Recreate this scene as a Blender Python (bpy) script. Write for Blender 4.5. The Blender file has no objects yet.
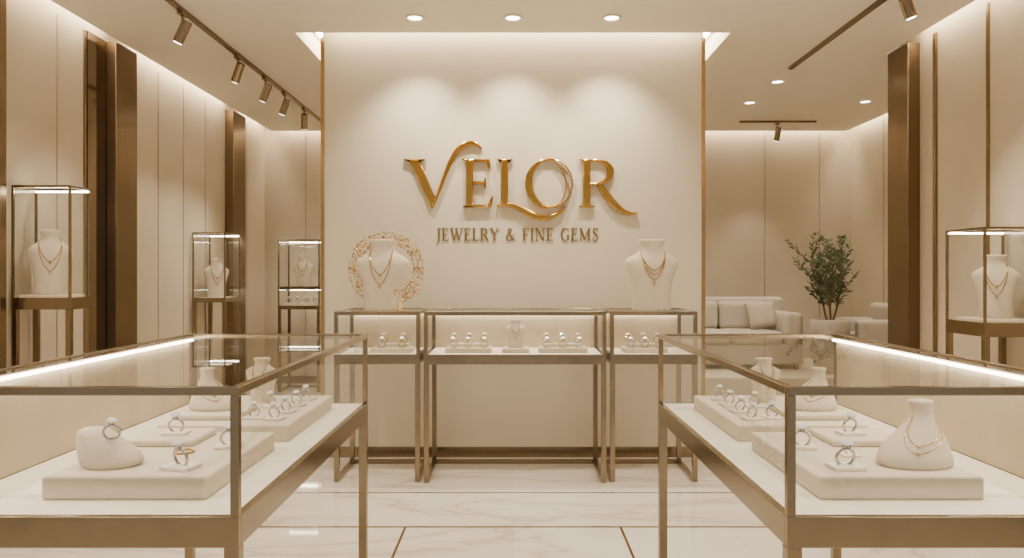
import bpy, bmesh, math, random
from mathutils import Vector, Matrix
random.seed(4)
F=750.0; CX=513.0; CY=274.0; EYE=1.5
scene=bpy.context.scene
def link(o): scene.collection.objects.link(o); return o

# ---------------------------------------------------------------- materials
def mat(name, col, rough=.5, metal=0., noise=0., nscale=8., bump=0., bscale=200., spec=None, stretch=None, sheen=0.):
    m=bpy.data.materials.new(name); m.use_nodes=True; nt=m.node_tree; N=nt.nodes; L=nt.links
    b=N['Principled BSDF']; b.inputs['Roughness'].default_value=rough; b.inputs['Metallic'].default_value=metal
    b.inputs['Base Color'].default_value=(*col,1)
    if spec is not None: b.inputs['Specular IOR Level'].default_value=spec
    if sheen: b.inputs['Sheen Weight'].default_value=sheen
    tc=N.new('ShaderNodeTexCoord'); mp=N.new('ShaderNodeMapping'); L.new(tc.outputs['Object'],mp.inputs[0])
    if stretch: mp.inputs['Scale'].default_value=stretch
    nz=N.new('ShaderNodeTexNoise'); nz.inputs['Scale'].default_value=nscale; nz.inputs['Detail'].default_value=4
    L.new(mp.outputs[0],nz.inputs['Vector'])
    cr=N.new('ShaderNodeValToRGB'); e=cr.color_ramp.elements
    e[0].position=.3; e[1].position=.7
    e[0].color=(*[c*(1-noise) for c in col],1); e[1].color=(*[min(1,c*(1+noise)) for c in col],1)
    L.new(nz.outputs[0],cr.inputs[0]); L.new(cr.outputs[0],b.inputs['Base Color'])
    if bump:
        n2=N.new('ShaderNodeTexNoise'); n2.inputs['Scale'].default_value=bscale; L.new(mp.outputs[0],n2.inputs['Vector'])
        bp=N.new('ShaderNodeBump'); bp.inputs['Strength'].default_value=bump; bp.inputs['Distance'].default_value=.002
        L.new(n2.outputs[0],bp.inputs['Height']); L.new(bp.outputs[0],b.inputs['Normal'])
    return m
def emis(name,col,s):
    m=bpy.data.materials.new(name); m.use_nodes=True; nt=m.node_tree; nt.nodes.clear()
    e=nt.nodes.new('ShaderNodeEmission'); e.inputs[0].default_value=(*col,1); e.inputs[1].default_value=s
    o=nt.nodes.new('ShaderNodeOutputMaterial'); nt.links.new(e.outputs[0],o.inputs[0]); return m
def glassmat():
    m=bpy.data.materials.new('clear_glass'); m.use_nodes=True; nt=m.node_tree; N=nt.nodes; L=nt.links; N.clear()
    t=N.new('ShaderNodeBsdfTransparent'); t.inputs[0].default_value=(.975,.98,.97,1)
    g=N.new('ShaderNodeBsdfGlossy'); g.inputs['Roughness'].default_value=.015
    f=N.new('ShaderNodeLayerWeight'); f.inputs[0].default_value=.5
    p=N.new('ShaderNodeMath'); p.operation='POWER'; p.inputs[1].default_value=3.5; L.new(f.outputs['Facing'],p.inputs[0])
    q=N.new('ShaderNodeMath'); q.operation='MULTIPLY_ADD'; q.inputs[1].default_value=.62; q.inputs[2].default_value=.045; L.new(p.outputs[0],q.inputs[0])
    mx=N.new('ShaderNodeMixShader'); o=N.new('ShaderNodeOutputMaterial')
    L.new(q.outputs[0],mx.inputs[0]); L.new(t.outputs[0],mx.inputs[1]); L.new(g.outputs[0],mx.inputs[2]); L.new(mx.outputs[0],o.inputs[0])
    return m
M={}
M['wall']=mat('wall_fabric_cream',(.53,.45,.34),.75,noise=.03,nscale=1.5,bump=.15,bscale=150)
M['feature']=mat('feature_wall_plaster',(.64,.56,.43),.6,noise=.02,nscale=2,bump=.1,bscale=90)
M['ceil']=mat('ceiling_paint',(.72,.65,.54),.85,noise=.015,nscale=1)
M['bronze']=mat('brushed_bronze',(.30,.225,.14),.26,1,noise=.05,nscale=6,stretch=(12,12,.3))
M['dark']=mat('dark_bronze',(.215,.155,.098),.27,1,noise=.05,nscale=3,stretch=(10,10,.2))
M['frame']=mat('champagne_bronze',(.275,.212,.138),.20,1,noise=.05,nscale=20)
M['seam']=mat('seam_shadow_gap',(.32,.25,.18),.6,noise=.05)
M['suede']=mat('cream_suede',(.63,.54,.415),.85,noise=.03,nscale=30,bump=.25,bscale=500,sheen=.08)
M['deck']=mat('deck_fabric',(.80,.725,.60),.8,noise=.02,nscale=20,bump=.15,bscale=400)
M['panel']=mat('case_panel_suede',(.52,.425,.30),.8,noise=.08,nscale=5,bump=.3,bscale=80)
M['gold']=mat('polished_gold',(.52,.285,.06),.15,1,noise=.08,nscale=10)
M['palegold']=mat('pale_gold',(.60,.42,.18),.18,1,noise=.08,nscale=10)
M['goldtxt']=mat('satin_dark_gold',(.24,.16,.06),.4,.7,noise=.05)
M['silver']=mat('white_gold',(.48,.47,.45),.08,1,noise=.03)
M['sofa']=mat('sofa_linen',(.48,.425,.35),.9,noise=.05,nscale=40,bump=.3,bscale=300)
M['pillow']=mat('pillow_linen',(.46,.39,.30),.9,noise=.06,nscale=40,bump=.3,bscale=300)
M['pot']=mat('stone_pot',(.42,.37,.30),.7,noise=.08,nscale=15,bump=.3,bscale=60)
M['leaf']=mat('olive_leaf',(.075,.105,.04),.5,noise=.4,nscale=12)
M['bark']=mat('bark',(.13,.09,.06),.8,noise=.3,nscale=30,bump=.5,bscale=80)
M['soil']=mat('soil',(.06,.045,.03),.9,noise=.3,nscale=50)
M['brass']=mat('brass_inlay',(.48,.33,.155),.2,1,noise=.05)
M['glass']=glassmat()
W=(1,.875,.67)
M['cove']=emis('cove_led',W,42.)
M['caseled']=emis('case_led',(1,.90,.72),30.)
M['lamp']=emis('lamp_lens',(1,.94,.84),16.)
def diamond():
    m=bpy.data.materials.new('diamond'); m.use_nodes=True; N=m.node_tree.nodes; b=N['Principled BSDF']
    b.inputs['Base Color'].default_value=(.99,.99,1,1); b.inputs['Roughness'].default_value=.02
    b.inputs['Transmission Weight'].default_value=.3; b.inputs['IOR'].default_value=2.2
    return m
M['diamond']=diamond()
M['mirror']=mat('smoked_mirror',(.28,.22,.16),.08,1,noise=.03)
def floor_mat():
    m=bpy.data.materials.new('marble_floor'); m.use_nodes=True; nt=m.node_tree; N=nt.nodes; L=nt.links
    b=N['Principled BSDF']; b.inputs['Roughness'].default_value=.04; b.inputs['Specular IOR Level'].default_value=.9
    tc=N.new('ShaderNodeTexCoord'); mp=N.new('ShaderNodeMapping'); L.new(tc.outputs['Object'],mp.inputs[0])
    mp.inputs['Rotation'].default_value=(0,0,.7); mp.inputs['Scale'].default_value=(.7,2.,1)
    nz=N.new('ShaderNodeTexNoise'); nz.inputs['Scale'].default_value=.8; nz.inputs['Detail'].default_value=7; nz.inputs['Distortion'].default_value=.8
    L.new(mp.outputs[0],nz.inputs['Vector'])
    s=N.new('ShaderNodeMath'); s.operation='SUBTRACT'; s.inputs[1].default_value=.5; L.new(nz.outputs[0],s.inputs[0])
    a=N.new('ShaderNodeMath'); a.operation='ABSOLUTE'; L.new(s.outputs[0],a.inputs[0])
    cr=N.new('ShaderNodeValToRGB'); e=cr.color_ramp.elements
    e[0].position=0; e[0].color=(.58,.51,.42,1); e[1].position=.014; e[1].color=(.71,.65,.56,1)
    x=e.new(.08); x.color=(.79,.735,.645,1)
    L.new(a.outputs[0],cr.inputs[0])
    br=N.new('ShaderNodeTexBrick'); br.offset=.5; br.inputs['Scale'].default_value=1
    br.inputs['Brick Width'].default_value=1.28; br.inputs['Row Height'].default_value=.69; br.inputs['Mortar Size'].default_value=.0015
    br.inputs['Color1'].default_value=(1,1,1,1); br.inputs['Color2'].default_value=(.93,.92,.89,1); br.inputs['Mortar'].default_value=(.85,.8,.73,1)
    mp2=N.new('ShaderNodeMapping'); L.new(tc.outputs['Object'],mp2.inputs[0]); mp2.inputs['Location'].default_value=(.64,-.99,0)
    L.new(mp2.outputs[0],br.inputs['Vector'])
    mx=N.new('ShaderNodeMix'); mx.data_type='RGBA'; mx.blend_type='MULTIPLY'; mx.inputs[0].default_value=1
    L.new(cr.outputs[0],mx.inputs[6]); L.new(br.outputs[0],mx.inputs[7]); L.new(mx.outputs[2],b.inputs['Base Color'])
    return m
M['floor']=floor_mat()

# ---------------------------------------------------------------- helpers
def empty(name,loc):
    e=bpy.data.objects.new(name,None); e.location=loc; e.empty_display_size=.1; return link(e)
def setpar(o,p):
    if p is None: return o
    o.parent=p; o.matrix_parent_inverse=Matrix.Translation(-Vector(p.location)); return o
def from_bm(name,bm,m,parent=None,bevel=0,smooth=False,subs=0,recalc=True):
    if recalc: bmesh.ops.recalc_face_normals(bm,faces=bm.faces)
    me=bpy.data.meshes.new(name); bm.to_mesh(me); bm.free()
    o=link(bpy.data.objects.new(name,me)); me.materials.append(m)
    if smooth:
        for f in me.polygons: f.use_smooth=True
    if bevel:
        md=o.modifiers.new('bevel','BEVEL'); md.width=bevel; md.segments=3; md.limit_method='ANGLE'
    if subs:
        md=o.modifiers.new('sub','SUBSURF'); md.levels=subs; md.render_levels=subs
    setpar(o,parent); return o
def addbox(bm,b):
    x0,x1,y0,y1,z0,z1=b
    v=[bm.verts.new(p) for p in [(x0,y0,z0),(x1,y0,z0),(x1,y1,z0),(x0,y1,z0),(x0,y0,z1),(x1,y0,z1),(x1,y1,z1),(x0,y1,z1)]]
    for f in [(0,3,2,1),(4,5,6,7),(0,1,5,4),(1,2,6,5),(2,3,7,6),(3,0,4,7)]: bm.faces.new([v[i] for i in f])
def boxes(name,bs,m,parent=None,bevel=0,smooth=False):
    bm=bmesh.new()
    for b in bs: addbox(bm,b)
    return from_bm(name,bm,m,parent,bevel,smooth)
def loft_bm(bm,secs,n=36,p=2.0):
    rings=[]
    for s in secs:
        cx,cy,cz,a,b=s[:5]; r=[]
        for i in range(n):
            t=2*math.pi*i/n; c,sn=math.cos(t),math.sin(t)
            r.append(bm.verts.new((cx+a*math.copysign(abs(c)**(2/p),c),cy+b*math.copysign(abs(sn)**(2/p),sn),cz)))
        rings.append(r)
    for r0,r1 in zip(rings,rings[1:]):
        for i in range(n): bm.faces.new((r0[i],r0[(i+1)%n],r1[(i+1)%n],r1[i]))
    bm.faces.new(rings[0][::-1]); bm.faces.new(rings[-1])
def tube_bm(bm,pts,r,n=8,closed=False,radii=None):
    pts=[Vector(p) for p in pts]; rings=[]; N=len(pts)
    for i,p in enumerate(pts):
        if closed: d=pts[(i+1)%N]-pts[i-1]
        else: d=pts[min(i+1,N-1)]-pts[max(i-1,0)]
        d.normalize(); up=Vector((0,0,1)) if abs(d.z)<.9 else Vector((1,0,0))
        u=d.cross(up).normalized(); w=d.cross(u).normalized()
        rr=radii[i] if radii else r
        rings.append([bm.verts.new(p+u*rr*math.cos(2*math.pi*k/n)+w*rr*math.sin(2*math.pi*k/n)) for k in range(n)])
    rng=range(N) if closed else range(N-1)
    for i in rng:
        a,b=rings[i],rings[(i+1)%N]
        for k in range(n): bm.faces.new((a[k],a[(k+1)%n],b[(k+1)%n],b[k]))
    if not closed: bm.faces.new(rings[0][::-1]); bm.faces.new(rings[-1])
def torus_bm(bm,mtx,R,r,n=32,k=8):
    rings=[]
    for i in range(n):
        t=2*math.pi*i/n
        rings.append([bm.verts.new(mtx@Vector(((R+r*math.cos(2*math.pi*j/k))*math.cos(t),(R+r*math.cos(2*math.pi*j/k))*math.sin(t),r*math.sin(2*math.pi*j/k)))) for j in range(k)])
    for i in range(n):
        a,b=rings[i],rings[(i+1)%n]
        for j in range(k): bm.faces.new((a[j],a[(j+1)%k],b[(j+1)%k],b[j]))
def cyl_bm(bm,mtx,secs,n=24):
    rings=[[bm.verts.new(mtx@Vector((r*math.cos(2*math.pi*i/n),r*math.sin(2*math.pi*i/n),z))) for i in range(n)] for r,z in secs]
    for a,b in zip(rings,rings[1:]):
        for i in range(n): bm.faces.new((a[i],a[(i+1)%n],b[(i+1)%n],b[i]))
    bm.faces.new(rings[0][::-1]); bm.faces.new(rings[-1])

# ---------------------------------------------------------------- room
H=3.44; HU=3.60; PY=6.15
boxes('floor',[(-3.7,4.8,-1.5,10.5,-.1,0)],M['floor'])
boxes('trim_1',[(-1.56,1.56,4.435,4.455,0,.002),(-1.56,1.56,5.135,5.15,0,.002),(-1.56,1.56,3.74,3.76,0,.002),(-.645,-.63,1.0,4.435,0,.002),(.63,.645,1.0,4.435,0,.002)],M['brass'])
cl=[(-3.28,3.28,-1.5,6.03,H,HU),
    (-3.28,-1.75,6.03,10.17,H,HU),(1.75,3.28,6.03,10.17,H,HU),(3.28,4.52,6.62,10.17,H,HU),
    (-3.7,4.8,-1.5,10.5,HU,HU+.05)]
boxes('ceiling',cl,M['ceil'])
boxes('wall_left',[(-3.6,-3.41,-1.5,10.5,0,HU)],M['wall'])
boxes('wall_back',[(-3.41,4.65,10.3,10.5,0,HU)],M['wall'])
boxes('wall_right',[(3.41,4.8,-1.5,6.62,0,HU),(4.65,4.8,6.62,10.5,0,HU)],M['wall'])
boxes('wall_feature',[(-1.56,1.56,PY,6.9,0,HU)],M['feature'])
boxes('trim_2',[(-1.575,-1.545,PY-.012,PY+.3,0,H),(1.545,1.575,PY-.012,PY+.3,0,H)],M['brass'])
boxes('baseboard_feature',[(-1.545,1.545,PY-.02,PY,0,.085)],M['bronze'])
boxes('baseboard_left',[(-3.41,-3.395,-1.5,10.3,0,.1)],M['bronze'])
boxes('baseboard_back',[(-3.39,4.64,10.285,10.3,0,.1)],M['bronze'])
boxes('baseboard_right',[(3.395,3.41,-1.5,6.2,0,.1)],M['bronze'])
boxes('cove_light',[(-3.37,-3.32,-1,6.2,HU-.02,HU),(-3.37,-3.32,6.65,8.8,HU-.02,HU),(-3.37,-3.32,9.35,10.1,HU-.02,HU),
    (3.32,3.37,-1,6.2,HU-.02,HU),(4.57,4.62,6.7,10.1,HU-.02,HU),
    (-3.2,-1.6,10.21,10.26,HU-.02,HU),(1.6,4.5,10.21,10.26,HU-.02,HU),
    (-1.5,1.5,6.05,6.10,HU-.02,HU),
    (-1.70,-1.62,6.2,10.0,HU-.02,HU),(1.62,1.70,6.2,10.0,HU-.02,HU)],M['cove'])
boxes('bronze_pilaster',[(-3.409,-3.305,6.25,6.60,0,H)],M['dark'],bevel=.006)
boxes('bronze_pilaster',[(-3.409,-3.305,8.87,9.28,0,H)],M['dark'],bevel=.006)
boxes('bronze_pilaster',[(3.305,3.409,6.28,6.62,0,H)],M['dark'],bevel=.006)
boxes('wall_mirror',[(-3.41,-3.39,5.98,6.24,.1,H)],M['mirror'])
sm=[]
for y in (5.02,5.6,7.2,7.75,8.3,9.6): sm.append((-3.412,-3.404,y,y+.009,.1,H))
boxes('trim_3',sm,M['seam'])
boxes('trim_4',[(3.404,3.412,y,y+.009,.1,H) for y in (4.0,4.75)],M['seam'])
boxes('trim_5',[(x,x+.010,10.29,10.302,.1,H) for x in (-2.85,-2.2,2.2,3.45,4.2)]+[(4.642,4.652,y,y+.010,.1,H) for y in (9.4,8.6)],M['seam'])
boxes('trim_6',[(-3.41,-3.37,4.93,4.99,0,H),(-3.41,-3.395,5.95,5.975,0,H)],M['bronze'])
boxes('trim_7',[(3.39,3.41,6.02,6.06,0,H),(3.395,3.41,5.36,5.385,0,H)],M['bronze'])

# ---------------------------------------------------------------- display cases
def quad_bm(bm,ps): bm.faces.new([bm.verts.new(p) for p in ps])
def case(x0,x1,y0,y1,zd,zt,fr=.02,band=.075,leg=.036,panel=None,foot=False,panelmat='panel',led=None,legs=True,name='glass_display_case'):
    e=empty(name,((x0+x1)/2,(y0+y1)/2,0))
    b=[(x0,x1,y0,y0+fr,zt-fr,zt),(x0,x1,y1-fr,y1,zt-fr,zt),(x0,x0+fr,y0+fr,y1-fr,zt-fr,zt),(x1-fr,x1,y0+fr,y1-fr,zt-fr,zt)]
    for xa in (x0,x1-fr):
        for ya in (y0,y1-fr): b.append((xa,xa+fr,ya,ya+fr,zd,zt-fr))
    b+=[(x0,x1,y0,y0+fr,zd-band,zd),(x0,x1,y1-fr,y1,zd-band,zd),(x0,x0+fr,y0+fr,y1-fr,zd-band,zd),(x1-fr,x1,y0+fr,y1-fr,zd-band,zd)]
    if legs:
        for xa in (x0,x1-leg):
            for ya in (y0,y1-leg): b.append((xa,xa+leg,ya,ya+leg,0,zd-band))
        if foot:
            for xa in (x0,x1-leg): b.append((xa,xa+leg,y0+leg,y1-leg,0,.03))
            b.append((x0+leg,x1-leg,y1-leg,y1,0,.03))
    boxes('frame',b,M['frame'],e,bevel=.0025)
    boxes('deck',[(x0+fr,x1-fr,y0+fr,y1-fr,zd-band+.01,zd-.002)],M['deck'],e)
    q=fr*.5; xa,xb,ya,yb=x0+q,x1-q,y0+q,y1-q; za,zb=zd,zt-fr
    bm=bmesh.new(); quad_bm(bm,[(xa,ya,zt-.004),(xb,ya,zt-.004),(xb,yb,zt-.004),(xa,yb,zt-.004)])
    side={'f':[(xa,ya,za),(xb,ya,za),(xb,ya,zb),(xa,ya,zb)],'b':[(xa,yb,za),(xb,yb,za),(xb,yb,zb),(xa,yb,zb)],
          'l':[(xa,ya,za),(xa,yb,za),(xa,yb,zb),(xa,ya,zb)],'r':[(xb,ya,za),(xb,yb,za),(xb,yb,zb),(xb,ya,zb)]}
    for k,v in side.items():
        if not (panel and k in panel): quad_bm(bm,v)
    from_bm('glass',bm,M['glass'],e)
    pn=[]; ld=[]
    for k in (panel or ''):
        pn.append({'l':(x0+.004,x0+.016,y0+fr,y1-fr,zd,zb),'r':(x1-.016,x1-.004,y0+fr,y1-fr,zd,zb),'b':(x0+fr,x1-fr,y1-.016,y1-.004,zd,zb)}[k])
    if pn: boxes('back_panel',pn,M[panelmat],e)
    for k in (led or ''):
        z0,z1=zt-fr-.010,zt-fr
        if k=='b': ld.append((x0+fr,x1-fr,y1-fr-.014,y1-fr-.002,z0,z1))
        if k=='l': ld.append((x0+fr+.002,x0+fr+.014,y0+fr,y1-fr,z0,z1))
        if k=='r': ld.append((x1-fr-.014,x1-fr-.002,y0+fr,y1-fr,z0,z1))
    if ld: boxes('led_strip',ld,M['caseled'],e)
    return e
ZD=.92; ZT=1.23
case(-1.47,-.655,1.79,3.39,ZD,ZT,panel='l',led='l',fr=.021)
case(.655,1.47,1.79,3.39,ZD,ZT,panel='r',led='r',fr=.021)
case(-.64,.67,5.38,5.96,ZD,ZT,panel='b',led='b',fr=.028,foot=True,band=.07)
case(-1.29,-.67,5.40,5.96,ZD,ZT,panel='b',led='b',fr=.028,foot=True,band=.07)
case(.70,1.33,5.40,5.96,ZD,ZT,panel='b',led='b',fr=.028,foot=True,band=.07)
case(-3.38,-2.98,5.05,5.31,1.34,2.10,fr=.016,band=.08,led='b')
case(2.98,3.38,4.74,5.17,1.19,1.80,fr=.016,band=.09,led='b')
case(-3.38,-3.03,7.9,8.35,1.25,1.94,fr=.016,band=.05,led='b')
c=case(-2.98,-2.45,9.5,9.95,1.10,1.94,fr=.018,band=.05,led='b',foot=True)
boxes('middle_shelf',[(-2.96,-2.47,9.52,9.93,1.30,1.34)],M['frame'],c)
boxes('led_shelf',[(-2.94,-2.49,9.9,9.92,1.285,1.298)],M['caseled'],c)

# ---------------------------------------------------------------- jewelry props
PROF=[(0,.27,.14),(.03,.285,.15),(.2,.265,.15),(.4,.295,.16),(.55,.35,.17),(.65,.385,.165),(.70,.375,.155),(.745,.325,.14),(.785,.25,.125),(.825,.19,.115),(.87,.160,.11),(.92,.160,.115),(.97,.185,.135),(.99,.185,.135),(1.0,.17,.12)]
def prof(z,P=PROF):
    for a,b in zip(P,P[1:]):
        if a[0]<=z<=b[0]:
            t=(z-a[0])/(b[0]-a[0]); return tuple(a[i]+(b[i]-a[i])*t for i in range(1,len(a)))
    return P[-1][1:]
def bust(x,y,z,Hh,rot=0,wide=1.,lean=0.,style='chain',name='necklace_bust',met='palegold'):
    e=empty(name,(x,y,z))
    T=Matrix.Rotation(rot,4,'Z')
    def tr(p):
        q=Vector(p); q.y+=lean*q.z; return Vector((x,y,z))+T@q
    bm=bmesh.new()
    loft_bm(bm,[(0,0,h*Hh,a*Hh*wide,b*Hh) for h,a,b in PROF],40)
    for v in bm.verts: v.co=tr(v.co)
    from_bm('bust_form',bm,M['suede'],e,smooth=True,bevel=.004*Hh*3)
    def path(w,zn,zp,n=40,pw=1.5,off=.006):
        pts=[]
        for i in range(n+1):
            t=-1+2*i/n; zz=zp+(zn-zp)*abs(t)**pw; a,b=prof(zz); a*=wide
            xx=max(-a*.98,min(w*math.sin(t*math.pi/2),a*.98))
            yy=-(b+off)*math.sqrt(max(0,1-(xx/(a+off))**2))
            pts.append(tr((xx*Hh,yy*Hh,zz*Hh)))
        return pts
    bm=bmesh.new(); r=max(.0032*Hh/.5,.0012)
    if style=='chain':
        tube_bm(bm,path(.155,.86,.50),r,6); tube_bm(bm,path(.16,.85,.36),r,6)
        for zz in (.50,.34):
            a,b=prof(zz); p=tr((0,-(b+.02)*Hh,zz*Hh)); cyl_bm(bm,Matrix.Translation(p),[(.001,-.035*Hh),(.016*Hh,-.012*Hh),(.014*Hh,.0),(.002,.02*Hh)],8)
    else:
        for k,(zp) in enumerate((.56,.50,.43)):
            pp=path(.17,.85,zp,off=.01)
            tube_bm(bm,pp,r*.8,6)
            for p in pp[8:-8:2]:
                bmesh.ops.create_icosphere(bm,subdivisions=1,radius=.011*Hh,matrix=Matrix.Translation(p))
        a,b=prof(.36); p=tr((0,-(b+.02)*Hh,.38*Hh)); cyl_bm(bm,Matrix.Translation(p),[(.001,-.05*Hh),(.02*Hh,-.015*Hh),(.016*Hh,.0),(.002,.03*Hh)],8)
    from_bm('necklace',bm,M[met],e,smooth=True)
    return e
# reclining, swept bust: (z, a, b, cx)
SW=[(0,.090,.060,0),(.010,.098,.066,0),(.030,.094,.062,.003),(.052,.082,.055,.010),(.073,.065,.046,.020),(.092,.046,.036,.029),(.107,.032,.029,.036),(.122,.0255,.0255,.040),(.138,.0245,.0255,.042),(.148,.028,.028,.042),(.155,.030,.030,.042),(.158,.028,.028,.042)]
def swept_bust(x,y,z,s,sg=1,rot=0):
    e=empty('necklace_bust',(x,y,z)); T=Matrix.Translation((x,y,z))@Matrix.Rotation(rot,4,'Z')
    bm=bmesh.new(); loft_bm(bm,[(sg*c*s,.25*h*s,h*s,a*s,b*s) for h,a,b,c in SW],40)
    for v in bm.verts: v.co=T@v.co
    from_bm('bust_form',bm,M['suede'],e,smooth=True)
    bm=bmesh.new()
    for zn,zp in ((.118,.038),(.120,.055)):
        pts=[]; n=40
        for i in range(n+1):
            t=-1+2*i/n; h=zp+(zn-zp)*abs(t)**1.4; a,b,c=prof(h,SW); th=math.pi/2*t*.95
            ang=th-.35*sg*(1-abs(t))
            pts.append(T@Vector((sg*c*s+(a+.0012)*s*math.sin(ang),.25*h*s-(b+.0012)*s*math.cos(ang),h*s)))
        tube_bm(bm,pts,.0013,6)
        bmesh.ops.create_icosphere(bm,subdivisions=2,radius=.005*s,matrix=Matrix.Translation(pts[n//2]))
    from_bm('necklace',bm,M['palegold'],e,smooth=True)
def ring(x,y,z,s=1.,rot=None,gold=False,pad=True,parent=None,stone=1.2):
    rot=random.uniform(-.6,.6) if rot is None else rot
    e=parent or empty('diamond_ring',(x,y,z))
    zz=z
    if pad:
        bm=bmesh.new(); addbox(bm,(-.032*s,.032*s,-.026*s,.026*s,0,.008*s)); bmesh.ops.transform(bm,matrix=Matrix.Translation((x,y,z))@Matrix.Rotation(rot*.5,4,'Z'),verts=bm.verts)
        from_bm('ring_pad',bm,M['deck'],e,bevel=.002); zz+=.005*s
    R=.019*s
    B=Matrix.Translation((x,y,zz+R*.98))@Matrix.Rotation(rot,4,'Z')@Matrix.Rotation(.18,4,'X')
    bm=bmesh.new(); torus_bm(bm,B@Matrix.Rotation(math.pi/2,4,'X'),R,.0033*s)
    for k in range(4):
        a=math.pi/4+k*math.pi/2; d=Vector((math.cos(a)*.009*s*stone,math.sin(a)*.009*s*stone,0))
        tube_bm(bm,[B@Vector((0,0,R)),B@(Vector((0,0,R+.006*s))+d*.8),B@(Vector((0,0,R+.014*s))+d)],.0012*s,5)
    from_bm('band',bm,M['palegold' if gold else 'silver'],e,smooth=True)
    bm=bmesh.new(); q=.011*s*stone
    cyl_bm(bm,B@Matrix.Translation((0,0,R+.003*s)),[(.0003,0),(q,.009*s),(q,.0105*s),(q*.6,.015*s)],10)
    for k in (-1,1):
        for j in (1,2,3):
            an=(.25+j*.22)*k; c=Vector((math.sin(an)*(R+.002*s),0,math.cos(an)*(R+.002*s)))
            bmesh.ops.create_icosphere(bm,subdivisions=1,radius=.0028*s,matrix=B@Matrix.Translation(c))
    from_bm('diamond',bm,M['diamond'],e)
def tray(x0,x1,y0,y1,z,h,name='display_tray'):
    return boxes(name,[(x0,x1,y0,y1,z,z+h)],M['suede'],bevel=.007)
TZ=ZD-.002; TH=.058
def ramp(x,y,z,s,sx=1):
    bm=bmesh.new()
    secs=[(0,0,0,.072,.060),(0,0,.010,.082,.066),(-.006,0,.026,.083,.065),(-.018,0,.046,.074,.060),(-.032,0,.066,.062,.052),(-.044,0,.084,.050,.043),(-.050,0,.096,.040,.035),(-.052,0,.102,.026,.022)]
    loft_bm(bm,[(x+sx*c[0]*s,y,z+c[2]*s,c[3]*s,c[4]*s) for c in secs],32)
    return from_bm('ring_display_ramp',bm,M['suede'],smooth=True)
for sg in (-1,1):
    def X(a,b): return (min(sg*a,sg*b),max(sg*a,sg*b))
    x=X(.79,1.215); tray(x[0],x[1],1.93,2.49,TZ,TH)
    x=X(.78,1.235); tray(x[0],x[1],2.60,3.24,TZ,TH)
    t=TZ+TH
    x=X(.97,1.2); tray(x[0],x[1],2.27,2.46,t,.02,'tray_insert')
    x=X(.99,1.21); tray(x[0],x[1],2.68,2.92,t,.02,'tray_insert')
    if sg<0:
        ramp(-1.10,2.06,t,1.0)
        ring(-1.083,2.025,t+.078,1.05,rot=.4,pad=False)
        ring(-.895,2.02,t,1.3,rot=-.5)
        ring(-1.06,2.36,t+.02,1.15,rot=.1)
        ring(-.86,2.27,t,1.2,rot=.5)
        bm=bmesh.new(); torus_bm(bm,Matrix.Translation((-.965,2.2,t+.003)),.028,.003)
        from_bm('gold_bangle',bm,M['gold'],smooth=True)
    else:
        swept_bust(1.105,2.06,t,1.08,1,rot=.12)
        ring(.895,2.02,t,1.3,rot=.1)
        ring(.87,2.26,t,1.2,rot=-.4)
        ring(1.06,2.36,t+.02,1.15,rot=.2)
        ring(.97,2.16,t,.8,rot=.3)
    bust(sg*1.03,3.08,t,.18,rot=sg*.3,wide=1.1)
    swept_bust(sg*1.115,2.80,t+.02,.95,sg)
    for i,(xx,yy) in enumerate([(.86,2.70),(.86,2.84),(.86,2.98),(.86,3.12),(.95,2.95),(.94,2.72)]):
        ring(sg*xx,yy,t,1.05,rot=random.uniform(-.5,.5))

def ringtray(x,y,w,n):
    e=empty('ring_display_tray',(x,y,ZD))
    boxes('tray',[(x-w/2,x+w/2,y-.10,y+.10,TZ,TZ+.035)],M['suede'],e,bevel=.006)
    boxes('riser',[(x-w/2+.03,x+w/2-.03,y+.0,y+.08,TZ+.035,TZ+.06)],M['suede'],e,bevel=.005)
    for i in range(n):
        xx=x-w/2+w*(i+.5)/n; ring(xx,y-.05,TZ+.035,1.4,rot=random.uniform(-.3,.3),pad=False,parent=e,stone=1.3,gold=(i%2==1))
        ring(xx,y+.04,TZ+.06,1.4,rot=random.uniform(-.3,.3),pad=False,parent=e,gold=(i%2==0),stone=1.3)
ringtray(-.33,5.62,.34,3); ringtray(.37,5.62,.36,3)
tray(-.08,.12,5.53,5.73,TZ,.03)
bust(.02,5.63,TZ+.03,.21)
ringtray(-.90,5.62,.30,2); ringtray(.98,5.62,.32,3)
bust(-.985,5.66,ZT,.53,rot=-.05)
bust(1.045,5.66,ZT,.53,rot=.05,style='bib')
e=empty('gold_floral_wreath',(-.99,5.85,ZT)); bm=bmesh.new(); wc=Vector((-.99,5.85,1.535))
RX=Matrix.Translation(wc)@Matrix.Rotation(math.pi/2,4,'X')
for R in (.215,.25,.285): torus_bm(bm,RX,R,.0022,64,5)
def leafq(bm,p,d,nrm,l,w):
    d=d.normalized(); s=d.cross(nrm).normalized()
    pts=[p,p+d*l*.35+s*w,p+d*l*.7+s*w*.7,p+d*l,p+d*l*.7-s*w*.7,p+d*l*.35-s*w]
    mid=[p+d*l*.35+nrm*w*.5,p+d*l*.7+nrm*w*.5]
    v=[bm.verts.new(q) for q in pts]; m=[bm.verts.new(q) for q in mid]
    for f in ((v[0],v[1],m[0]),(v[1],v[2],m[1],m[0]),(v[2],v[3],m[1]),(v[3],v[4],m[1]),(v[4],v[5],m[0],m[1]),(v[5],v[0],m[0])): bm.faces.new(f)
for i in range(620):
    a=random.uniform(0,2*math.pi); R=random.uniform(.200,.292); p=wc+Vector((math.cos(a)*R,random.uniform(-.012,.006),math.sin(a)*R))
    b=a+random.choice((1,-1))*random.uniform(.3,1.6); leafq(bm,p,Vector((math.cos(b),0,math.sin(b))),Vector((random.uniform(-.5,.5),-1,random.uniform(-.5,.5))).normalized(),random.uniform(.016,.026),.005)
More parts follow.
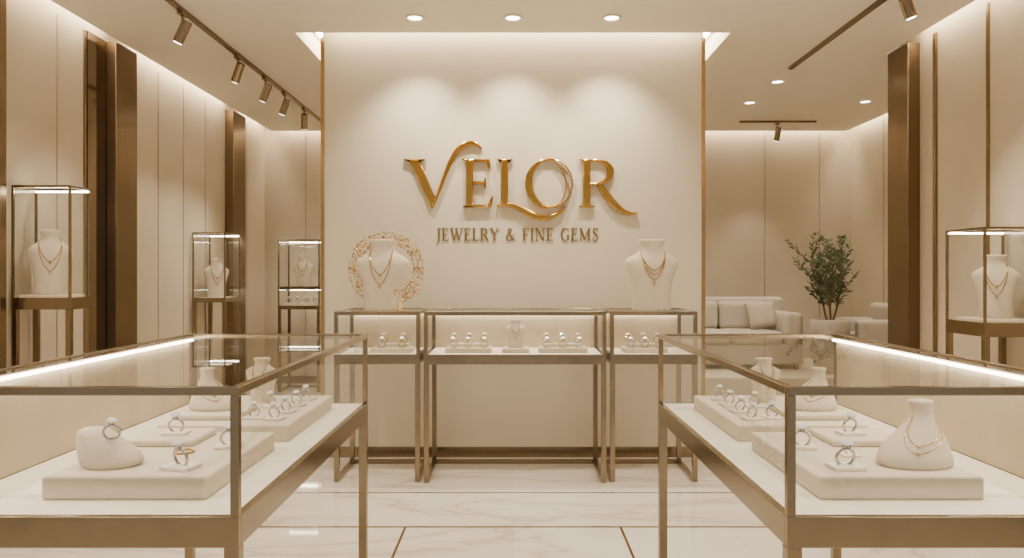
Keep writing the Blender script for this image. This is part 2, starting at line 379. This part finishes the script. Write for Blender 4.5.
for i in range(60):
    a=random.uniform(0,2*math.pi); R=random.choice((.215,.25,.29)); bmesh.ops.create_icosphere(bm,subdivisions=1,radius=.006,matrix=Matrix.Translation(wc+Vector((math.cos(a)*R,-.008,math.sin(a)*R))))
addbox(bm,(-1.05,-.93,5.81,5.89,ZT,ZT+.014)); tube_bm(bm,[(-.99,5.85,ZT+.01),(-.99,5.85,1.26)],.006)
from_bm('wreath',bm,M['palegold'],e)
bm=bmesh.new(); cyl_bm(bm,Matrix.Translation((-.83,5.50,ZT)),[(.035,0),(.035,.008),(.008,.014),(.005,.15)],16)
tube_bm(bm,[(-.875,5.50,ZT+.15),(-.785,5.50,ZT+.15)],.004)
for x in (-.868,-.792): bmesh.ops.create_icosphere(bm,subdivisions=2,radius=.011,matrix=Matrix.Translation((x,5.5,ZT+.125))); tube_bm(bm,[(x,5.5,ZT+.13),(x,5.5,ZT+.15)],.0015)
from_bm('earring_stand',bm,M['palegold'],smooth=True)
bust(-3.2,5.19,1.358,.45,rot=.5,wide=.8,lean=.1); tray(-3.35,-3.02,5.08,5.29,1.338,.02)
bust(3.2,4.97,1.208,.42,rot=-.5,wide=.85,lean=.12); tray(3.02,3.35,4.79,5.12,1.188,.02)
bust(-3.21,8.12,1.248,.42,rot=.5,wide=.8)
bust(-2.71,9.7,1.34,.40,wide=.85)
e=empty('ring_display_tray',(-2.71,9.7,1.1)); boxes('tray',[(-2.92,-2.52,9.58,9.82,1.098,1.13)],M['suede'],e,bevel=.005)
for i in range(4): ring(-2.88+i*.11,9.66,1.13,1.5,pad=False,parent=e)

# ---------------------------------------------------------------- sign lettering
S=6.13/F
def wpt(px,py,y): return Vector(((px-CX)*S,y,EYE-(py-CY)*S))
def curve_mesh(polys,depth,bev):
    cu=bpy.data.curves.new('tmp','CURVE'); cu.dimensions='2D'; cu.fill_mode='BOTH'; cu.extrude=depth/2; cu.bevel_depth=bev; cu.bevel_resolution=2; cu.offset=-bev
    for pl in polys:
        sp=cu.splines.new('POLY'); sp.points.add(len(pl)-1); sp.use_cyclic_u=True
        for i,p in enumerate(pl): sp.points[i].co=(p[0],p[1],0,1)
    o=bpy.data.objects.new('tmp',cu); link(o); dg=bpy.context.evaluated_depsgraph_get(); dg.update()
    me=bpy.data.meshes.new_from_object(o.evaluated_get(dg)); bpy.data.objects.remove(o); return me
def cr(pts,k=8):
    out=[]; P=[pts[0]]+list(pts)+[pts[-1]]
    for i in range(1,len(P)-2):
        a,b,c,d=P[i-1],P[i],P[i+1],P[i+2]
        for j in range(k):
            t=j/k; out.append(tuple(.5*(2*b[m]+(c[m]-a[m])*t+(2*a[m]-5*b[m]+4*c[m]-d[m])*t*t+(3*b[m]-a[m]-3*c[m]+d[m])*t**3) for m in range(len(b))))
    out.append(tuple(pts[-1])); return out
def stroke(pts,smooth=True):
    q=cr(pts) if smooth and len(pts)>2 else pts
    L=[];R=[]
    for i,p in enumerate(q):
        a=q[max(i-1,0)]; b=q[min(i+1,len(q)-1)]; dx,dy=b[0]-a[0],b[1]-a[1]; l=math.hypot(dx,dy) or 1; nx,ny=-dy/l,dx/l; w=p[2]/2
        L.append((p[0]+nx*w,p[1]+ny*w)); R.append((p[0]-nx*w,p[1]-ny*w))
    return L+R[::-1]
def sign(name,shapes,scale,org,y,depth,bev,m,parent):
    bm=bmesh.new()
    for i,polys in enumerate(shapes):
        if not isinstance(polys[0][0],(tuple,list)): polys=[polys]
        pl=[[((p[0]-org[0])*scale,-(p[1]-org[1])*scale) for p in P] for P in polys]
        me=curve_mesh(pl,depth,bev)
        w=wpt(org[0],org[1],y-depth/2-bev-.0004*(i%5))
        me.transform(Matrix.Translation(w)@Matrix.Rotation(math.pi/2,4,'X')); bm.from_mesh(me); bpy.data.meshes.remove(me)
    return from_bm(name,bm,m,parent)
def rect(x0,x1,y0,y1): return [(x0,y0),(x1,y0),(x1,y1),(x0,y1)]
def serif(xc,w,y,up,t=2.0,b=2.5,sw=7):
    h=w/2; s=sw/2
    return [(xc-h,y),(xc+h,y),(xc+h,y-up*t*.6),(xc+s+1,y-up*(t+.4)),(xc+s,y-up*(t+b+1.5)),(xc-s,y-up*(t+b+1.5)),(xc-s-1,y-up*(t+.4)),(xc-h,y-up*t*.6)]
V=[ [(409.5,160),(419.5,160),(435.5,198),(432,209)], serif(414.5,22,159,-1,2.0,1,8),
    stroke([(432,208,2.4),(437,196,3),(444,178,3.6),(451,161,4.6),(459,149,5.6),(469,143.5,5.6),(477,144.5,3.8),(482,149,1)]) ]
E=[ rect(466,473.2,160,206), serif(469.7,15,159,-1,sw=6), serif(469.7,15,207.5,1,sw=6),
    [(470,159),(490,159),(491,169.5),(489.5,169.5),(486,162.5),(470,161.7)],
    [(472,181.3),(483,181.3),(484.7,177.5),(486,177.5),(486,188.5),(484.7,188.5),(483,184.3),(472,184.3)],
    [(470,207.5),(491,207.5),(493.5,196),(492,196),(487,204.5),(470,204.8)] ]
Lt=[ rect(501,508.2,160,205), serif(504.7,16,159,-1,sw=6),
    stroke([(497,206,2),(505,205,4),(514,206,5),(524,211,6),(536,216.5,6),(548,217.5,5),(559,213,3.2),(566,206,1)]) ]
def ell(cx,cy,rx,ry,n=56,sh=0): return [(cx+rx*math.cos(2*math.pi*i/n)+sh*math.sin(2*math.pi*i/n),cy+ry*math.sin(2*math.pi*i/n)) for i in range(n)]
O=[ [ell(549,183.5,24,25.3), ell(549,183.5,16.5,22.7,sh=1.5)] ]
R_=[ rect(583.2,590.4,160,206), serif(586.7,15,159,-1,sw=6), serif(586.7,16,207.5,1,sw=6),
    stroke([(588,160.6,2.6),(598,160.6,2.8),(606,163.5,5),(610.5,171,7),(607,179.5,5.4),(599,183.5,3),(589,184,2.4)]),
    stroke([(597,183,4),(604,192,7),(612,202,7.4),(621,210,5.6),(630,213.5,3.4),(638,213,1)]) ]
es=empty('gold_store_sign',((520-CX)*S,PY,1.5+90*S))
sign('lettering_main',V+E+Lt+O+R_,S,(520,183),PY-.004,.012,.011,M['gold'],es)
th,tn=.17,.075
def st(*p): return stroke([tuple(q) for q in p],True)
def ln(x0,y0,x1,y1,w): return stroke([(x0,y0,w),(x1,y1,w)],False)
def sf(xc,y,w=.34): return rect(xc-w/2,xc+w/2,y-.03,y+.03)
G={
'J':(.42,[ln(.25,1,.25,.1,th),st((.25,.15,th),(.22,-.08,.12),(.1,-.2,.07),(0,-.2,.05)),sf(.25,.97)]),
'E':(.66,[ln(.15,0,.15,1,th),sf(.15,.97),sf(.15,.03),ln(.15,.965,.58,.965,.07),ln(.56,1,.56,.8,.05),ln(.15,.52,.45,.52,.07),ln(.45,.62,.45,.42,.05),ln(.15,.035,.6,.035,.07),ln(.6,0,.6,.22,.05)]),
'F':(.62,[ln(.15,0,.15,1,th),sf(.15,.97),sf(.15,.03),ln(.15,.965,.56,.965,.07),ln(.55,1,.55,.78,.05),ln(.15,.5,.45,.5,.07),ln(.45,.6,.45,.4,.05)]),
'L':(.62,[ln(.15,0,.15,1,th),sf(.15,.97),sf(.15,.03),ln(.15,.035,.57,.035,.07),ln(.57,0,.57,.25,.05)]),
'I':(.34,[ln(.17,0,.17,1,th),sf(.17,.97),sf(.17,.03)]),
'W':(1.2,[ln(.12,1,.4,0,th),ln(.4,0,.62,1,tn),ln(.55,1,.82,0,th),ln(.82,0,1.08,1,tn),sf(.13,.97,.3),sf(.6,.97,.28),sf(1.08,.97,.24)]),
'Y':(.82,[ln(.1,1,.42,.45,th),ln(.72,1,.42,.45,tn),ln(.42,.5,.42,0,th),sf(.12,.97,.3),sf(.72,.97,.24),sf(.42,.03)]),
'R':(.8,[ln(.15,0,.15,1,th),sf(.15,.97),sf(.15,.03),st((.15,.965,.07),(.4,.965,.08),(.58,.85,.14),(.58,.65,.14),(.4,.5,.08),(.15,.49,.07)),ln(.36,.5,.72,0,.15),sf(.75,.03,.2)]),
'N':(.95,[ln(.15,0,.15,1,tn),ln(.13,1,.8,0,th),ln(.8,0,.8,1,tn),sf(.12,.97,.26),sf(.15,.03,.28),sf(.8,.97,.28)]),
'M':(1.1,[ln(.17,0,.17,1,tn),ln(.17,1,.53,.05,th),ln(.53,.05,.88,1,tn),ln(.9,1,.9,0,th),sf(.14,.97,.22),sf(.17,.03,.28),sf(.93,.97,.25),sf(.9,.03,.32)]),
'G':(.88,[st((.74,.85,.05),(.6,.96,.07),(.42,.98,.08),(.2,.85,.14),(.12,.5,.17),(.2,.15,.14),(.42,.02,.08),(.6,.04,.07),(.72,.14,.07)),ln(.72,.42,.72,.05,.15),ln(.75,1,.75,.75,.05),sf(.72,.42,.3)]),
'S':(.62,[st((.5,.82,.05),(.42,.95,.07),(.27,.97,.09),(.13,.85,.13),(.17,.64,.15),(.38,.46,.17),(.49,.27,.15),(.44,.09,.11),(.28,.02,.08),(.14,.06,.07),(.08,.2,.05)),ln(.52,1,.52,.76,.05),ln(.07,0,.07,.26,.05)]),
'&':(.95,[st((.85,.02,.1),(.65,.18,.15),(.32,.62,.14),(.26,.85,.1),(.38,.98,.08),(.52,.86,.1),(.46,.66,.08),(.2,.46,.12),(.1,.24,.15),(.22,.05,.11),(.42,.03,.08),(.62,.18,.07),(.78,.5,.06))]),
' ':(.42,[])}
txt='JEWELRY & FINE GEMS'; gap=.1
tot=sum(G[c][0]+gap for c in txt)-gap; sc=163/tot; hh=12.5
shapes=[]; cx=436
for c in txt:
    w,pl=G[c]
    for P in pl: shapes.append([(cx+p[0]*sc,240.5-p[1]*hh) for p in P])
    cx+=(w+gap)*sc
sign('lettering_tagline',shapes,S,(520,235),PY-.002,.004,.0008,M['goldtxt'],es)

# ---------------------------------------------------------------- lights
def spot(name,loc,target,power,angle=70,blend=.7,rad=.04,col=(1,.90,.74),parent=None):
    l=bpy.data.lights.new(name,'SPOT'); l.energy=power; l.spot_size=math.radians(angle); l.spot_blend=blend; l.shadow_soft_size=rad; l.color=col
    o=link(bpy.data.objects.new(name,l)); o.location=loc
    o.rotation_euler=(Vector(target)-Vector(loc)).to_track_quat('-Z','Y').to_euler()
    if parent: setpar(o,parent)
    return o
def downlight_or_fill(x,y,power,angle=80,target=None,blend=.7):
    e=empty('downlight_or_fill_lamp',(x,y,H))
    bm=bmesh.new(); torus_bm(bm,Matrix.Translation((x,y,H-.006)),.062,.009,32,8)
    from_bm('trim_ring',bm,M['deck'],e,smooth=True)
    bm=bmesh.new(); cyl_bm(bm,Matrix.Translation((x,y,H-.004)),[(.054,0),(.054,.003)],24); from_bm('lens',bm,M['lamp'],e)
    spot('lamp',(x,y,H-.03),target or (x,y,0),power,angle,blend,.04,parent=e)
for px in (-.74,0,.745): downlight_or_fill(px,5.66,125,92,(px*1.05,6.15,1.8),1.)
for x,y in ((2.67,8.46),(2.66,7.54),(3.95,8.41)): downlight_or_fill(x,y,80,100)
for x in (-2.3,-.9,.9,2.3):  # added fill lamps, out of view above the front cases
    for y in (.6,2.5,4.3): downlight_or_fill(x,y,135,120,blend=1.)
def trackspot(x,y,tgt,power,angle=55):
    e=empty('track_spotlight',(x,y,H))
    d=(Vector(tgt)-Vector((x,y,3.27))).normalized(); T=Matrix.Translation((x,y,3.27))@d.to_track_quat('Z','Y').to_matrix().to_4x4()
    bm=bmesh.new(); cyl_bm(bm,T,[(.034,-.09),(.038,-.085),(.038,.08),(.035,.085)],24)
    tube_bm(bm,[(x,y,H-.03),(x,y,3.27)],.009,8); addbox(bm,(x-.02,x+.02,y-.05,y+.05,H-.05,H-.025))
    from_bm('body',bm,M['frame'],e,smooth=False)
    bm=bmesh.new(); cyl_bm(bm,T,[(.029,.085),(.029,.088)],20); from_bm('lens',bm,M['lamp'],e)
    spot('lamp',Vector((x,y,3.27))+d*.1,tgt,power,angle,.9,.03,parent=e)
boxes('ceiling_track',[(-2.44,-2.40,4.3,10.0,H-.025,H)],M['dark'])
boxes('ceiling_track',[(2.58,2.62,4.3,7.03,H-.025,H)],M['dark'])
boxes('ceiling_track',[(2.87,3.84,9.48,9.52,H-.025,H)],M['dark'])
for y,t in ((5.49,(-3.3,5.6,1.5)),(6.6,(-3.3,7.2,1.5)),(7.33,(-3.3,7.8,1.5)),(7.95,(-3.2,8.2,1.5)),(8.7,(-2.7,9.7,1.4))): trackspot(-2.42,y,t,70)
trackspot(2.6,4.95,(3.3,5.0,1.4),70); trackspot(3.35,9.5,(3.2,10.2,1.3),45)

# ---------------------------------------------------------------- lounge
boxes('lounge_platform',[(1.7,4.64,8.3,10.28,0,.35)],M['feature'],bevel=.01)
def sofa(name,x0,x1,y0,y1,z,face='f'):
    e=empty(name,((x0+x1)/2,(y0+y1)/2,z))
    if face=='f':
        boxes('base',[(x0,x1,y0,y1,z+.06,z+.30)],M['sofa'],e,bevel=.03)
        boxes('back',[(x0,x1,y1-.22,y1,z+.28,z+.85)],M['sofa'],e,bevel=.05)
        boxes('arm_1',[(x1-.24,x1,y0,y1-.2,z+.28,z+.68)],M['sofa'],e,bevel=.06)
        boxes('arm_2',[(x0,x0+.24,y0,y1-.2,z+.28,z+.68)],M['sofa'],e,bevel=.06)
        n=2; w=(x1-x0-.5)/n
        for i in range(n):
            boxes('seat_cushion',[(x0+.25+i*w,x0+.25+(i+1)*w-.01,y0-.02,y1-.22,z+.30,z+.46)],M['sofa'],e,bevel=.05)
            boxes('back_cushion',[(x0+.25+i*w,x0+.25+(i+1)*w-.01,y1-.38,y1-.2,z+.45,z+.80)],M['sofa'],e,bevel=.06)
    else:
        boxes('base',[(x0,x1,y0,y1,z+.06,z+.30)],M['sofa'],e,bevel=.03)
        boxes('back',[(x1-.2,x1,y0,y1,z+.28,z+.80)],M['sofa'],e,bevel=.06)
        for k,(a,b) in enumerate(((y0,y0+.18),(y1-.18,y1))): boxes('arm_%d'%k,[(x0,x1-.18,a,b,z+.28,z+.62)],M['sofa'],e,bevel=.06)
        boxes('seat_cushion',[(x0-.02,x1-.2,y0+.18,y1-.18,z+.30,z+.46)],M['sofa'],e,bevel=.05)
    boxes('feet',[(a,a+.05,b,b+.05,z,z+.07) for a in (x0+.05,x1-.1) for b in (y0+.05,y1-.1)],M['dark'],e)
    return e
sofa('sofa',1.75,3.5,9.0,9.9,.35)
sofa('armchair',3.98,4.6,8.6,9.3,.35,'l')
bm=bmesh.new(); n=14
P=Matrix.Translation((3.10,9.35,.985))@Matrix.Rotation(-.12,4,'Y')@Matrix.Rotation(math.radians(72),4,'X')
for sgn in (1,-1):
    g=[]
    for i in range(n+1):
        r=[]
        for j in range(n+1):
            u=-1+2*i/n; v=-1+2*j/n; h=.065*((1-u**4)*(1-v**4))**.6*sgn
            k=1-.06*(1-abs(u))*abs(v)-.06*(1-abs(v))*abs(u)
            r.append(bm.verts.new(P@Vector((u*.18*k,v*.17*k,h))))
        g.append(r)
    for i in range(n):
        for j in range(n): bm.faces.new((g[i][j],g[i+1][j],g[i+1][j+1],g[i][j+1]))
bmesh.ops.remove_doubles(bm,verts=bm.verts,dist=.0005)
from_bm('throw_pillow',bm,M['pillow'],smooth=True)
px,py,pz=3.70,8.75,.35
e=empty('potted_olive_tree',(px,py,pz))
bm=bmesh.new(); cyl_bm(bm,Matrix.Translation((px,py,pz)),[(.14,0),(.17,.03),(.205,.3),(.215,.5),(.22,.6),(.205,.625),(.19,.61),(.185,.56)],32); from_bm('pot',bm,M['pot'],e,smooth=True)
bm=bmesh.new(); cyl_bm(bm,Matrix.Translation((px,py,pz)),[(.18,.55),(.18,.575)],24); from_bm('soil',bm,M['soil'],e)
bw=bmesh.new(); bl=bmesh.new(); z0=pz+.56
random.seed(11)
def grow(p,d,l,r,lev):
    pts=[p]; k=7; dd=d.normalized()
    for i in range(k):
        dd=(dd+Vector((random.uniform(-.16,.16),random.uniform(-.16,.16),random.uniform(-.02,.14)))).normalized(); pts.append(pts[-1]+dd*l/k)
    tube_bm(bw,pts,r,6,radii=[r*(1-.6*i/k) for i in range(k+1)])
    if lev<1:
        for i in range(2,k+1):
            for _ in range(3):
                a=random.uniform(0,2*math.pi); nd=(dd+Vector((math.cos(a),math.sin(a),random.uniform(0,.5)))*.95).normalized()
                grow(pts[i],nd,l*random.uniform(.3,.5),r*.5,lev+1)
    if lev>=1:
        for i in range(1,k+1):
            for _ in range(2):
                a=random.uniform(0,2*math.pi); nd=(dd*.6+Vector((math.cos(a),math.sin(a),random.uniform(-.4,.6)))).normalized()
                nr=nd.cross(Vector((random.uniform(-1,1),random.uniform(-1,1),.3))).normalized()
                leafq(bl,pts[i],nd,nr,random.uniform(.06,.095),random.uniform(.012,.018))
for a in (.1,2.9,4.6):
    grow(Vector((px+.02*math.cos(a),py+.02*math.sin(a),z0)),Vector((.40*math.cos(a),.32*math.sin(a),1)),.76,.013,0)
from_bm('branches',bw,M['bark'],e,smooth=True); from_bm('leaves',bl,M['leaf'],e)

# ---------------------------------------------------------------- world & camera
w=bpy.data.worlds.new('World'); scene.world=w; w.use_nodes=True
bg=w.node_tree.nodes['Background']; bg.inputs[0].default_value=(1,.94,.84,1); bg.inputs[1].default_value=.6
cam=bpy.data.cameras.new('Camera'); co=link(bpy.data.objects.new('Camera',cam)); scene.camera=co
co.location=(0,0,EYE); co.rotation_euler=(math.pi/2,0,0); cam.sensor_width=36; cam.lens=F/1024*36
cam.shift_x=-(CX-512)/1024; cam.shift_y=-(279-CY)/1024; cam.clip_start=.05
